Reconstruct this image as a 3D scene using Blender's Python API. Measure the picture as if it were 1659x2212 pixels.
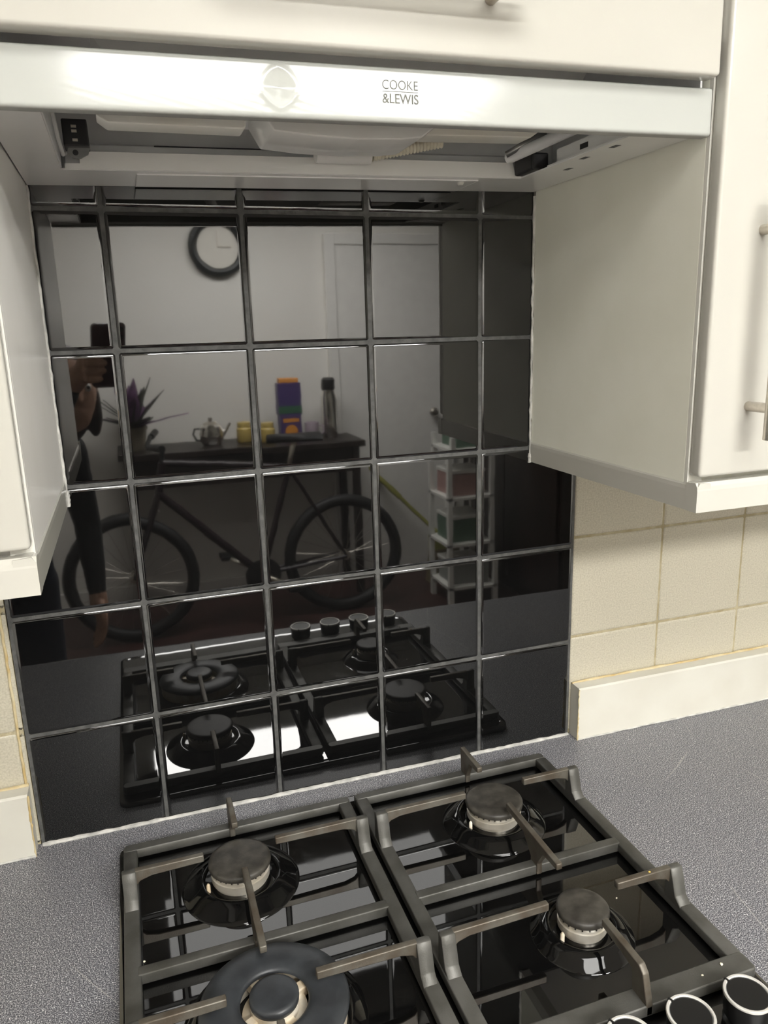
import bpy, bmesh, math, random
from mathutils import Vector, Matrix
import numpy as np
random.seed(7)
for o in list(bpy.data.objects): bpy.data.objects.remove(o, do_unlink=True)
SC = bpy.context.scene
COL = SC.collection
# ------------------------------------------------------------------ camera
cam = bpy.data.cameras.new('camera'); camo = bpy.data.objects.new('camera', cam); COL.objects.link(camo)
CAM = Vector((-0.2220, -0.9320, 0.6260)); YAW, PIT, ROL = math.radians(18.34), math.radians(-13.70), math.radians(-1.66)
fw = Vector((math.sin(YAW)*math.cos(PIT), math.cos(YAW)*math.cos(PIT), math.sin(PIT)))
ri = Vector((math.cos(YAW), -math.sin(YAW), 0)); up = ri.cross(fw)
r2 = ri*math.cos(ROL) + up*math.sin(ROL); u2 = up*math.cos(ROL) - ri*math.sin(ROL)
M = Matrix((r2, u2, -fw)).transposed().to_4x4(); M.translation = CAM
camo.matrix_world = M
cam.sensor_fit = 'VERTICAL'; cam.sensor_height = 36.0; cam.lens = 36.0*1636.0/2212.0
cam.clip_start = 0.005; cam.clip_end = 30
SC.camera = camo
# ------------------------------------------------------------------ world, exposure
W = bpy.data.worlds.new('world'); SC.world = W; W.use_nodes = True
W.node_tree.nodes['Background'].inputs[0].default_value = (0.9, 0.93, 1.0, 1); W.node_tree.nodes['Background'].inputs[1].default_value = 0.05
SC.view_settings.view_transform = 'Standard'; SC.view_settings.look = 'None'
SC.view_settings.gamma = 1.0; SC.view_settings.use_curve_mapping = False
SC.view_settings.exposure = 0.28
LAMP_NEAR, LAMP_FAR = 10.0, 60.0          # radiance of the two ceiling fittings
LAMP_COL = (1.0, 0.986, 0.950)

# ------------------------------------------------------------------ materials
def lin(c): return tuple(((v/255)/12.92 if v/255 <= 0.04045 else ((v/255+0.055)/1.055)**2.4) for v in c)
MATS = {}
def mat(name, rgb, rough=0.5, metal=0.0, ior=1.5, rgb2=None, nscale=20.0, ndetail=4.0, lo=0.35, hi=0.65, bump=0.0, bscale=60.0,
        rough2=None, coat=0.0, emit=None, trans=0.0, sub=0.0, linear=False):
    m = bpy.data.materials.new(name); m.use_nodes = True; nt = m.node_tree; N = nt.nodes; L = nt.links
    b = N['Principled BSDF']; c1 = rgb if linear else lin(rgb)
    b.inputs['Roughness'].default_value = rough; b.inputs['Metallic'].default_value = metal; b.inputs['IOR'].default_value = ior
    b.inputs['Coat Weight'].default_value = coat; b.inputs['Transmission Weight'].default_value = trans
    tc = N.new('ShaderNodeTexCoord'); nz = N.new('ShaderNodeTexNoise'); nz.inputs['Scale'].default_value = nscale; nz.inputs['Detail'].default_value = ndetail
    L.new(tc.outputs['Object'], nz.inputs['Vector'])
    mr = N.new('ShaderNodeMapRange'); mr.inputs[1].default_value = lo; mr.inputs[2].default_value = hi
    L.new(nz.outputs[0], mr.inputs[0])
    mx = N.new('ShaderNodeMix'); mx.data_type = 'RGBA'
    c2 = (rgb2 if linear else lin(rgb2)) if rgb2 else tuple(v*0.94 for v in c1)
    mx.inputs[6].default_value = (*c1, 1); mx.inputs[7].default_value = (*c2, 1)
    L.new(mr.outputs[0], mx.inputs[0]); L.new(mx.outputs[2], b.inputs['Base Color'])
    if rough2 is not None:
        m2 = N.new('ShaderNodeMapRange'); m2.inputs[1].default_value = lo; m2.inputs[2].default_value = hi
        m2.inputs[3].default_value = rough; m2.inputs[4].default_value = rough2
        L.new(nz.outputs[0], m2.inputs[0]); L.new(m2.outputs[0], b.inputs['Roughness'])
    if bump:
        nb = N.new('ShaderNodeTexNoise'); nb.inputs['Scale'].default_value = bscale; nb.inputs['Detail'].default_value = 2
        L.new(tc.outputs['Object'], nb.inputs['Vector'])
        bp = N.new('ShaderNodeBump'); bp.inputs['Strength'].default_value = bump; bp.inputs['Distance'].default_value = 0.002
        L.new(nb.outputs[0], bp.inputs['Height']); L.new(bp.outputs[0], b.inputs['Normal'])
    if emit:
        b.inputs['Emission Color'].default_value = (*LAMP_COL, 1); b.inputs['Emission Strength'].default_value = emit
    MATS[name] = m
    return m
mat('tile_black', (13, 13, 13), 0.025, ior=1.76, bump=0.012, bscale=22)
mat('grout_dark', (86, 86, 84), 0.7, rgb2=(66, 66, 65), nscale=90, bump=0.3, bscale=500)
mat('tile_cream', (194, 188, 170), 0.38, rgb2=(176, 170, 152), nscale=420, ndetail=3, bump=0.12, bscale=300)
mat('grout_cream', (176, 166, 138), 0.8, rgb2=(156, 144, 112), nscale=60, bump=0.5, bscale=300)
mat('sealant_stained', (206, 194, 160), 0.45, rgb2=(184, 160, 110), nscale=50, bump=0.3, bscale=150)
mat('sealant_white', (204, 202, 196), 0.35, rgb2=(164, 163, 158), nscale=70, bump=0.3, bscale=160)
mat('plaster', (241, 239, 233), 0.9, rgb2=(238, 235, 228), nscale=3)
mat('ceiling_paint', (240, 238, 230), 0.95)
mat('floor_wood', (66, 40, 36), 0.45, rgb2=(48, 29, 26), nscale=6)
mat('upstand_white', (206, 204, 194), 0.35, rgb2=(200, 197, 186), nscale=12)
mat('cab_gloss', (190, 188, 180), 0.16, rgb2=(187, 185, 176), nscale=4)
mat('cab_side', (236, 235, 222), 0.5, rgb2=(232, 231, 217), nscale=14)
mat('cab_side_light', (238, 236, 231), 0.3, rgb2=(234, 232, 226), nscale=14)
mat('edge_white', (214, 212, 204), 0.3)
mat('hood_white', (236, 236, 233), 0.20, rgb2=(232, 232, 228), nscale=6)
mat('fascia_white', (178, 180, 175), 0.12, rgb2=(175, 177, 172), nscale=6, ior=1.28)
mat('hood_grey', (246, 246, 244), 0.20, rgb2=(243, 243, 240), nscale=10)
mat('hood_inner', (232, 233, 232), 0.4, rgb2=(218, 219, 219), nscale=14)
mat('hood_dark', (62, 64, 66), 0.5)
mat('hood_black', (30, 30, 32), 0.4)
mat('galv', (150, 150, 148), 0.3, metal=0.8)
mat('beige_plastic', (226, 220, 200), 0.45)
mat('lamp_cover', (240, 240, 234), 0.35, rgb2=(236, 234, 222), nscale=12)
mat('logo_grey', (104, 105, 101), 1.0, ior=1.01, rgb2=(126, 127, 122), nscale=300)
mat('steel_brush', (206, 200, 190), 0.30, metal=1.0, rgb2=(192, 186, 176), nscale=200)
mat('enamel', (8, 8, 8), 0.02, ior=2.1, rgb2=(15, 15, 14), nscale=16, lo=0.60, hi=0.74, rough2=0.10, bump=0.006, bscale=18)
mat('enamel_collar', (10, 10, 10), 0.05, ior=1.45)
mat('enamel_edge', (12, 12, 12), 0.12, ior=1.8)
mat('cast_iron', (92, 91, 87), 0.48, metal=0.4, rgb2=(72, 71, 66), nscale=25, bump=0.10, bscale=700)
mat('cast_iron_worn', (102, 98, 89), 0.46, metal=0.4, rgb2=(82, 73, 62), nscale=45, bump=0.10, bscale=600)
mat('cap_iron', (66, 63, 57), 0.5, rgb2=(40, 37, 33), nscale=70, bump=0.06, bscale=500)
mat('cap_slate', (52, 55, 58), 0.42, rgb2=(40, 42, 45), nscale=40, bump=0.05, bscale=500)
mat('alu', (214, 209, 198), 0.30, metal=0.55, rgb2=(190, 182, 166), nscale=40)
mat('alu_white', (226, 220, 206), 0.4, metal=0.2, rgb2=(196, 178, 150), nscale=60)
mat('chrome', (235, 232, 226), 0.12, metal=1.0)
mat('knob_rim', (226, 224, 218), 0.28, metal=0.45)
mat('knob_black', (22, 22, 22), 0.3)
mat('knob_top', (92, 93, 92), 0.14, rgb2=(80, 80, 80), nscale=20)
mat('lamp_frame', (235, 235, 232), 0.4)
mat('lamp_near', (255, 255, 255), 0.5, emit=LAMP_NEAR)
mat('lamp_far', (255, 255, 255), 0.5, emit=LAMP_FAR)
mat('dark_wood', (42, 33, 29), 0.4, rgb2=(30, 23, 20), nscale=9)
mat('rubber', (24, 23, 23), 0.6)
mat('bike_paint', (40, 28, 32), 0.3)
mat('white_paint', (243, 241, 236), 0.35)
mat('clock_dark', (30, 34, 34), 0.4)
mat('clock_face', (238, 234, 224), 0.5)
mat('purple_card', (74, 58, 110), 0.5)
mat('orange_card', (226, 150, 60), 0.5)
mat('green_card', (58, 104, 76), 0.5)
mat('mug_pink', (200, 184, 196), 0.3)
mat('jar_yellow', (216, 190, 110), 0.3)
mat('leaf_purple', (120, 84, 120), 0.6, rgb2=(70, 48, 74), nscale=20)
mat('leaf_dark', (60, 62, 48), 0.6, rgb2=(42, 44, 36), nscale=20)
mat('pot_clay', (150, 140, 122), 0.7)
mat('broom_green', (150, 148, 66), 0.5)
mat('broom_bristle', (110, 96, 66), 0.9)
mat('skin', (208, 164, 140), 0.5)
mat('cloth_black', (24, 24, 26), 0.9, bump=0.3, bscale=200)
mat('cloth_jeans', (44, 48, 62), 0.9)
mat('hair_brown', (62, 30, 26), 0.5, rgb2=(40, 20, 18), nscale=80)
mat('phone_case', (70, 26, 32), 0.35)
mat('phone_glass', (8, 8, 10), 0.05)
mat('crumb', (232, 224, 200), 0.8)
mat('crumb_yellow', (214, 186, 96), 0.5)
mat('rack_white', (225, 224, 218), 0.4)
mat('box_grey', (150, 152, 148), 0.6)
mat('box_green', (92, 116, 98), 0.6)
mat('box_pink', (170, 136, 130), 0.6)

def worktop_mat():
    m = bpy.data.materials.new('worktop_laminate'); m.use_nodes = True; nt = m.node_tree; N = nt.nodes; L = nt.links
    b = N['Principled BSDF']; b.inputs['Roughness'].default_value = 0.36; b.inputs['IOR'].default_value = 1.42
    tc = N.new('ShaderNodeTexCoord')
    def noise(s, d=2.0):
        n = N.new('ShaderNodeTexNoise'); n.inputs['Scale'].default_value = s; n.inputs['Detail'].default_value = d
        L.new(tc.outputs['Object'], n.inputs['Vector']); return n
    n1 = noise(820, 2.0); r1 = N.new('ShaderNodeValToRGB'); e = r1.color_ramp.elements
    e[0].position = 0.39; e[0].color = (*lin((58, 59, 65)), 1); e[1].position = 0.645; e[1].color = (*lin((206, 205, 206)), 1)
    k = r1.color_ramp.elements.new(0.52); k.color = (*lin((110, 111, 117)), 1)
    L.new(n1.outputs[0], r1.inputs[0])
    n2 = noise(5, 3.0); mx = N.new('ShaderNodeMix'); mx.data_type = 'RGBA'; mx.blend_type = 'MULTIPLY'
    r2_ = N.new('ShaderNodeValToRGB'); r2_.color_ramp.elements[0].color = (0.82, 0.83, 0.85, 1); r2_.color_ramp.elements[1].color = (1, 0.98, 0.95, 1)
    L.new(n2.outputs[0], r2_.inputs[0]); mx.inputs[0].default_value = 1
    L.new(r1.outputs[0], mx.inputs[6]); L.new(r2_.outputs[0], mx.inputs[7])
    v = N.new('ShaderNodeTexVoronoi'); v.inputs['Scale'].default_value = 170; L.new(tc.outputs['Object'], v.inputs['Vector'])
    lt = N.new('ShaderNodeMath'); lt.operation = 'LESS_THAN'; lt.inputs[1].default_value = 0.10; L.new(v.outputs['Distance'], lt.inputs[0])
    m2 = N.new('ShaderNodeMix'); m2.data_type = 'RGBA'; L.new(lt.outputs[0], m2.inputs[0]); L.new(mx.outputs[2], m2.inputs[6]); m2.inputs[7].default_value = (0.75, 0.75, 0.76, 1)
    # sparse pale veins
    wv = noise(3.0, 2.0); ad = N.new('ShaderNodeVectorMath'); ad.operation = 'MULTIPLY_ADD'; ad.inputs[1].default_value = (0.05, 0.05, 0.05)
    L.new(wv.outputs['Color'], ad.inputs[0]); L.new(tc.outputs['Object'], ad.inputs[2])
    ve = N.new('ShaderNodeTexVoronoi'); ve.feature = 'DISTANCE_TO_EDGE'; ve.inputs['Scale'].default_value = 4.2; L.new(ad.outputs[0], ve.inputs['Vector'])
    l2 = N.new('ShaderNodeMath'); l2.operation = 'LESS_THAN'; l2.inputs[1].default_value = 0.0016; L.new(ve.outputs['Distance'], l2.inputs[0])
    gm = noise(7, 1.0); g2 = N.new('ShaderNodeMapRange'); g2.inputs[1].default_value = 0.50; g2.inputs[2].default_value = 0.60; g2.inputs[4].default_value = 0.55
    L.new(gm.outputs[0], g2.inputs[0]); ml = N.new('ShaderNodeMath'); ml.operation = 'MULTIPLY'; L.new(l2.outputs[0], ml.inputs[0]); L.new(g2.outputs[0], ml.inputs[1])
    m3 = N.new('ShaderNodeMix'); m3.data_type = 'RGBA'; L.new(ml.outputs[0], m3.inputs[0]); L.new(m2.outputs[2], m3.inputs[6]); m3.inputs[7].default_value = (*lin((190, 186, 178)), 1)
    L.new(m3.outputs[2], b.inputs['Base Color'])
    bp = N.new('ShaderNodeBump'); bp.inputs['Strength'].default_value = 0.04; bp.inputs['Distance'].default_value = 0.001
    L.new(n1.outputs[0], bp.inputs['Height']); L.new(bp.outputs[0], b.inputs['Normal'])
    MATS['worktop'] = m
worktop_mat()

# ------------------------------------------------------------------ mesh helpers (world coordinates in, local out)
ORG = {}
def empty(name, loc, label=None, cat=None, group=None, rot=(0, 0, 0)):
    o = bpy.data.objects.new(name, None); COL.objects.link(o); o.location = loc; o.rotation_euler = rot
    o.empty_display_size = 0.05; ORG[o] = Vector(loc); tag(o, label, cat, group); return o
def tag(o, label=None, cat=None, group=None, kind=None):
    if label: o['label'] = label
    if cat: o['category'] = cat
    if group: o['group'] = group
    if kind: o['kind'] = kind
    return o
def obj(name, bm, m, parent=None, smooth=False, label=None, org=None, angle=None):
    me = bpy.data.meshes.new(name)
    o = bpy.data.objects.new(name, me); COL.objects.link(o)
    if parent is not None:
        ORG[o] = ORG[parent]; o.parent = parent
        bmesh.ops.translate(bm, verts=bm.verts, vec=-ORG[parent])
    else:
        c = Vector(org) if org is not None else Vector((0, 0, 0))
        bmesh.ops.translate(bm, verts=bm.verts, vec=-c); o.location = c; ORG[o] = c
    bmesh.ops.recalc_face_normals(bm, faces=bm.faces) if not bm.faces.layers.int.get('keep') else None
    bm.to_mesh(me); bm.free()
    if smooth:
        for p in me.polygons: p.use_smooth = len(p.vertices) <= 4
        me.set_sharp_from_angle(angle=math.radians(angle or 35))
        sf = me.attributes.get('sharp_face') or me.attributes.new('sharp_face', 'BOOLEAN', 'FACE')
        for i_, p in enumerate(me.polygons): sf.data[i_].value = len(p.vertices) > 4
    if m: me.materials.append(MATS[m])
    if label: o['label'] = label
    return o
def B(): return bmesh.new()
def box(bm, x0, x1, y0, y1, z0, z1, bev=0.0, seg=2):
    r = bmesh.ops.create_cube(bm, size=1.0)['verts']
    for v in r: v.co = Vector((x0+(v.co.x+.5)*(x1-x0), y0+(v.co.y+.5)*(y1-y0), z0+(v.co.z+.5)*(z1-z0)))
    if bev:
        es = set(e for v in r for e in v.link_edges)
        bmesh.ops.bevel(bm, geom=list(es), offset=bev, segments=seg, profile=0.5, affect='EDGES')
    return bm
def bx(*a, **k): return box(B(), *a, **k)
def prism(bm, pts, axis, a, b, bev=0.0, seg=2):
    """pts: 2-D outline in the two other axes (order xyz minus axis), extruded along axis from a to b"""
    def P3(p, t):
        return {'x': (t, p[0], p[1]), 'y': (p[0], t, p[1]), 'z': (p[0], p[1], t)}[axis]
    va = [bm.verts.new(P3(p, a)) for p in pts]; vb = [bm.verts.new(P3(p, b)) for p in pts]
    n = len(pts); fs = [bm.faces.new(va), bm.faces.new(vb[::-1])]
    for i in range(n): fs.append(bm.faces.new((va[i], va[(i+1) % n], vb[(i+1) % n], vb[i])))
    bmesh.ops.recalc_face_normals(bm, faces=fs)
    if bev:
        es = list({e for f in fs for e in f.edges})
        bmesh.ops.bevel(bm, geom=es, offset=bev, segments=seg, profile=0.5, affect='EDGES')
    return bm
def lathe(bm, prof, c=(0, 0, 0), seg=48, axis='z', caps=True):
    rings = []
    for r, h in prof:
        ring = []
        for i in range(seg):
            a = 2*math.pi*i/seg; u, v = r*math.cos(a), r*math.sin(a)
            p = {'z': (u, v, h), 'y': (u, h, v), 'x': (h, u, v)}[axis]
            ring.append(bm.verts.new((c[0]+p[0], c[1]+p[1], c[2]+p[2])))
        rings.append(ring)
    for k in range(len(rings)-1):
        for i in range(seg):
            bm.faces.new((rings[k][i], rings[k][(i+1) % seg], rings[k+1][(i+1) % seg], rings[k+1][i]))
    if caps:
        for rg in (rings[0], rings[-1]): bm.faces.new(rg)
    return bm
def tube(bm, path, r, seg=10, closed=False, caps=True):
    pts = [Vector(p) for p in path]; n = len(pts); rad = r if isinstance(r, (list, tuple)) else [r]*n
    rings = []; prev = None
    for i, p in enumerate(pts):
        if closed: t = (pts[(i+1) % n]-pts[i-1]).normalized()
        else: t = (pts[min(i+1, n-1)]-pts[max(i-1, 0)]).normalized()
        if prev is None:
            a = Vector((0, 0, 1)) if abs(t.z) < 0.9 else Vector((1, 0, 0)); nx = t.cross(a).normalized()
        else: nx = (prev - t*prev.dot(t)).normalized()
        prev = nx; ny = t.cross(nx)
        rings.append([bm.verts.new(p + (nx*math.cos(2*math.pi*k/seg) + ny*math.sin(2*math.pi*k/seg))*rad[i]) for k in range(seg)])
    m = n if closed else n-1
    for i in range(m):
        A, C = rings[i], rings[(i+1) % n]
        for k in range(seg): bm.faces.new((A[k], A[(k+1) % seg], C[(k+1) % seg], C[k]))
    if not closed and caps:
        bm.faces.new(rings[0]); bm.faces.new(rings[-1])
    return bm
def torus(bm, c, R, r, axis='y', seg=64, rs=10):
    pts = []
    for i in range(seg):
        a = 2*math.pi*i/seg; u, v = R*math.cos(a), R*math.sin(a)
        pts.append({'y': (c[0]+u, c[1], c[2]+v), 'z': (c[0]+u, c[1]+v, c[2]), 'x': (c[0], c[1]+u, c[2]+v)}[axis])
    return tube(bm, pts, r, rs, closed=True)
def rrect(x0, x1, y0, y1, r, n=6):
    out = []
    for cx, cy, a0 in ((x1-r, y1-r, 0), (x0+r, y1-r, 90), (x0+r, y0+r, 180), (x1-r, y0+r, 270)):
        for i in range(n+1):
            a = math.radians(a0+90*i/n); out.append((cx+r*math.cos(a), cy+r*math.sin(a)))
    return out
def jitter_line(a, b, n, amp, rnd):
    a, b = Vector(a), Vector(b)
    return [a.lerp(b, i/(n-1)) + Vector((rnd.uniform(-amp, amp), rnd.uniform(-amp, amp)*.4, rnd.uniform(-amp, amp))) for i in range(n)]

# ================================================================== ROOM SHELL
FL, CE = -0.90, 1.50
XL, XR, YB = -1.75, 2.35, -3.50
struct = lambda o, lab: tag(o, lab, None, None, 'structure')
wall = struct(obj('wall_back', bx(XL, XR, 0.010, 0.11, FL, CE), 'plaster'), 'plastered kitchen wall behind the black and cream tiles')
struct(obj('wall_front', bx(XL-.1, XR+.1, YB-.1, YB, FL, CE), 'plaster'), 'plain white wall on the far side, seen reflected in the tiles')
struct(obj('wall_left', bx(XL-.1, XL, YB, 0.11, FL, CE), 'plaster'), 'plain white side wall beyond the left cabinets')
struct(obj('wall_right', bx(XR, XR+.1, YB, 0.11, FL, CE), 'plaster'), 'plain white side wall beyond the right cabinets')
struct(obj('floor', bx(XL-.1, XR+.1, YB-.1, 0.11, FL-.05, FL), 'floor_wood'), 'dark red brown floor seen reflected in the tiles')
struct(obj('ceiling', bx(XL-.1, XR+.1, YB-.1, 0.11, CE, CE+.05), 'ceiling_paint'), 'plain white ceiling')
struct(obj('baseboard_front', bx(XL, 0.93, YB, YB+.015, FL, FL+.10, bev=.003), 'white_paint'), 'white skirting board along the far wall')
# ------------------------------------------------------------------ black tiles
PT, TW = 0.152, 0.1488
def tile_mesh(w, h, t=0.0095):
    bm = B(); rings = []
    for off, y in ((0, t), (0, .0026), (.0005, .0014), (.0014, .00065), (.0028, .0002), (.0046, 0.0)):
        x0, x1, z0, z1 = -w/2+off, w/2-off, -h/2+off, h/2-off; c = 0.0022 if off == 0 else max(.0022-off*.3, .0008)
        ring = [(x0+c, z0), (x1-c, z0), (x1, z0+c), (x1, z1-c), (x1-c, z1), (x0+c, z1), (x0, z1-c), (x0, z0+c)]
        rings.append([bm.verts.new((p[0], y, p[1])) for p in ring])
    for k in range(len(rings)-1):
        for i in range(8): bm.faces.new((rings[k][i], rings[k][(i+1) % 8], rings[k+1][(i+1) % 8], rings[k+1][i]))
    bm.faces.new(rings[-1]); bmesh.ops.recalc_face_normals(bm, faces=bm.faces)
    me = bpy.data.meshes.new('tile'); bm.to_mesh(me); bm.free()
    for p in me.polygons: p.use_smooth = len(p.vertices) == 4
    return me
TM = {}
rt = random.Random(3)
XLP, XRP = -0.3005, 0.3060          # inner faces of the left and right wall cabinets
def put_tile(x0, x1, z0, z1, name, m, y=0.0, tilt=0.12):
    key = (round(x1-x0, 4), round(z1-z0, 4), m)
    if key not in TM:
        TM[key] = tile_mesh(x1-x0, z1-z0); TM[key].materials.append(MATS[m])
    o = bpy.data.objects.new(name, TM[key]); COL.objects.link(o); o.parent = wall
    o.location = ((x0+x1)/2, y + rt.uniform(0, .0004), (z0+z1)/2)
    o.rotation_euler = (math.radians(rt.uniform(-tilt, tilt)), 0, math.radians(rt.uniform(-tilt, tilt)))
    return o
G = (PT-TW)/2
for c in range(5):
    for r in range(6):
        x0, x1, z0, z1 = (c-2.5)*PT+G, (c-1.5)*PT-G, r*PT+G, (r+1)*PT-G
        if r == 0: z0 = -0.012
        if r >= 3:
            x0 = max(x0, XLP+.0015); x1 = min(x1, XRP-.0015)
        if r == 5: z1 = 0.835
        put_tile(x0, x1, z0, z1, 'black_tile', 'tile_black')
obj('black_tile_grout', bx(-.3815, .3815, .0014, .0098, -.012, .44), 'grout_dark', wall, label='grey grout between the black tiles')
obj('black_tile_grout', bx(XLP+.001, XRP-.001, .0014, .0098, .44, .834), 'grout_dark', wall)
# ------------------------------------------------------------------ cream tiles, right and left of the black panel
PC = 0.158
for i in range(6):
    for r in range(-1, 3):
        x0, x1 = 0.3845+.0012+i*PC, 0.3845+(i+1)*PC-.0012
        if i == 0: x0 = 0.3835
        z0, z1 = .157+r*PC+.0014, .157+(r+1)*PC-.0014
        if r == -1: z0 = 0.0
        if r == 2: z1 = .463
        if r < 2 or True: put_tile(x0, x1, z0, z1, 'cream_tile', 'tile_cream', y=.0035, tilt=.05)
obj('cream_tile_grout', bx(.3830, 1.34, .0052, .0099, -.01, .463), 'grout_cream', wall, label='yellowed grout between the cream tiles')
for i in range(5):
    for r in range(-1, 3):
        x1, x0 = -0.3895-.0012-i*PC, -0.3895-(i+1)*PC+.0012
        z0, z1 = .159+r*PC+.0014, .159+(r+1)*PC-.0014
        if r == -1: z0 = 0.0
        if r == 2: z1 = .463
        put_tile(x0, x1, z0, z1, 'cream_tile', 'tile_cream', y=.0035, tilt=.05)
for r in range(-1, 3):
    z0, z1 = .159+r*PC+.0014, .159+(r+1)*PC-.0014
    put_tile(-.3880, -.3833, max(z0, 0), min(z1, .463), 'cream_tile_strip', 'tile_cream', y=.0035, tilt=0)
obj('cream_tile_grout', bx(-1.19, -.3832, .0048, .0099, -.01, .463), 'grout_cream', wall)
rnd = random.Random(11)
obj('yellowed_joint', tube(B(), jitter_line((-.3893, .0038, .086), (-.3893, .0038, .46), 40, .0006, rnd), .0017, 8), 'sealant_stained', wall, True, 'yellowed joint beside the black tiles')
# silicone beads on the tiled wall
def bead(name, a, b, r, m, n=60, amp=.0007, label=None, par=wall):
    rr = [r*rnd.uniform(.75, 1.25) for _ in range(n)]
    return obj(name, tube(B(), jitter_line(a, b, n, amp, rnd), rr, 8), m, par, True, label)
bead('sealant_bead', (-.381, -.0005, .0022), (.381, -.0005, -.0040), .0030, 'sealant_white', 90, .00025, 'pale silicone bead along the worktop')
bead('sealant_bead', (XLP+.0006, -.0006, .436), (XLP+.0006, -.0006, .782), .0016, 'sealant_white', 50, .0006)
bead('sealant_bead', (XRP-.0012, -.0006, .438), (XRP-.0012, -.0006, .786), .0018, 'sealant_white', 50, .0007)
bead('sealant_blob', (XRP-.0015, -.0010, .437), (XRP-.0015, -.0010, .448), .0030, 'sealant_white', 8, .0004)
bead('sealant_blob', (XLP+.0012, -.0010, .434), (XLP+.0012, -.0010, .452), .0028, 'sealant_white', 8, .0004)

# ================================================================== WORKTOP AND UPSTANDS (the worktop falls slightly to the right)
TILT = math.radians(0.45)
wt = empty('worktop', (0, -.3, -.002), 'grey speckled laminate worktop around the black gas hob', 'worktop', rot=(0, TILT, 0))
prof = [(0.0045, -.040), (0.0045, 0.0), (-.592, 0.0)]
for i in range(1, 9):
    a = math.radians(90-22.5*i); prof.append((-.592-.013*math.cos(a), -.013+.013*math.sin(a))) if i <= 8 else None
prof = [(0.0045, -.040), (0.0045, 0.0), (-.590, 0.0), (-.598, -.002), (-.603, -.007), (-.605, -.015), (-.605, -.030), (-.600, -.040)]
bm = prism(B(), [(p[0], p[1]-.002) for p in prof], 'x', -1.45, 1.60)
obj('slab', bm, 'worktop', wt)
def upstand(x0, x1, label):
    e = empty('upstand', ((x0+x1)/2, -.010, -.002-((x0+x1)/2)*math.tan(TILT)), label, 'upstand', 'white upstands along the worktop', rot=(0, TILT, 0))
    zb = e.location.z
    p = [(.003, zb), (-.0195, zb), (-.0205, zb+.001), (-.0205, zb+.0835), (-.0185, zb+.0862), (.003, zb+.0868)]
    obj('board', prism(B(), p, 'x', x0, x1), 'upstand_white', e)
    obj('top_sealant', tube(B(), jitter_line((x0, .0005, zb+.0872), (x1, .0005, zb+.0872), 60, .0006, rnd), [.0022*rnd.uniform(.7, 1.3) for _ in range(60)], 8), 'sealant_stained', e, True)
    obj('bottom_sealant', tube(B(), jitter_line((x0, -.0206, zb+.0012), (x1, -.0206, zb+.0012), 60, .0004, rnd), [.0016*rnd.uniform(.6, 1.3) for _ in range(60)], 6), 'sealant_white', e, True)
    xe = x0 if x0 > 0 else x1
    obj('end_sealant', tube(B(), jitter_line((xe, -.0203, zb), (xe, -.0203, zb+.085), 24, .0005, rnd), [.0013*rnd.uniform(.4, 1.5) for _ in range(24)], 6), 'sealant_stained', e, True)
upstand(.3855, 1.58, 'white upstand right of the black tiles')
upstand(-1.43, -.3865, 'white upstand left of the black tiles')

# ================================================================== WALL CABINETS
def bar_handle(parent, p0, p1, out, r=.006, inset=.03, m='steel_brush'):
    """bar handle from p0 to p1 (on the door face), standing off along -y by out"""
    p0, p1 = Vector(p0), Vector(p1); d = (p1-p0).normalized(); off = Vector((0, -out, 0))
    h = obj('handle', tube(B(), [p0+off, p0+off+d*.0006, p1+off-d*.0006, p1+off], [r*.94, r, r, r*.94], 20), m, parent, True, 'brushed steel bar handle')
    for q in (p0+d*inset, p1-d*inset):
        obj('handle_post', tube(B(), [q, q+off], r*.82, 16), m, h, True)
    return h
def rounded_door(x0, x1, z0, z1, yb, yf, bev=.0035): return bx(x0, x1, yf, yb, z0, z1, bev=bev, seg=3)
YD = -.333
def wall_cabinet(x0, x1, side, label, z0=.4625, z1=1.32, hx=None, pz=(.4370, .4665)):
    e = empty('wall_cabinet', ((x0+x1)/2, -.15, z0), label, 'cabinet', 'wall cabinets over the worktop')
    bm = bx(x0, x1, -.3120, -.0012, z0, z1, bev=.0008, seg=1)
    obj('carcass', bm, 'cab_side' if side > 0 else 'cab_side_light', e)
    xe = (x0, x0+.018) if side > 0 else (x1-.018, x1)
    obj('panel_edge', bx(xe[0], xe[1], -.3165, -.3120, z0+.001, z1), 'edge_white', e)
    if side > 0: dx0, dx1 = x0+.0010, x1-.002
    else: dx0, dx1 = x0+.002, x1-.0010
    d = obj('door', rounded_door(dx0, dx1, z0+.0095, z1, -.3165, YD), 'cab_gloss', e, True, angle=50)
    bar_handle(d, (hx, YD, .510), (hx, YD, .735), .030)
    # light pelmet: side return and mitred front
    zb, zt = pz
    def prof(o, s): # outline in (horizontal outwards, z)
        return [(o, zb), (o+s*.0160, zb), (o+s*.0160, zt-.001), (o+s*.003, zt), (o+s*.0004, zt-.004), (o, zt-.008)]
    yfp = -.3340
    if side > 0:
        xo = x0-.0015; pts = prof(xo, 1)
    else:
        xo = x1+.0015; pts = prof(xo, -1)
    pl = obj('pelmet_return', prism(B(), pts, 'y', yfp, -.0015), 'cab_gloss' , e, False, 'white pelmet strip under the cabinet side')
    xa, xb = (xo, x1) if side > 0 else (x0, xo)
    obj('pelmet_front', prism(B(), [(yfp-.0003, zb-.0003), (yfp+.0160, zb), (yfp+.0160, zt-.001), (yfp+.003, zt), (yfp+.0004, zt-.004), (yfp-.0003, zt-.008)], 'x', xa-(.0003 if side > 0 else 0), xb+(.0003 if side < 0 else 0)), 'cab_gloss', e, False)
    obj('cabinet_base', bx(x0+.016, x1-.016, -.31, -.002, z0-.008, z0+.004), 'cab_side_light', e)
    return e
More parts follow.
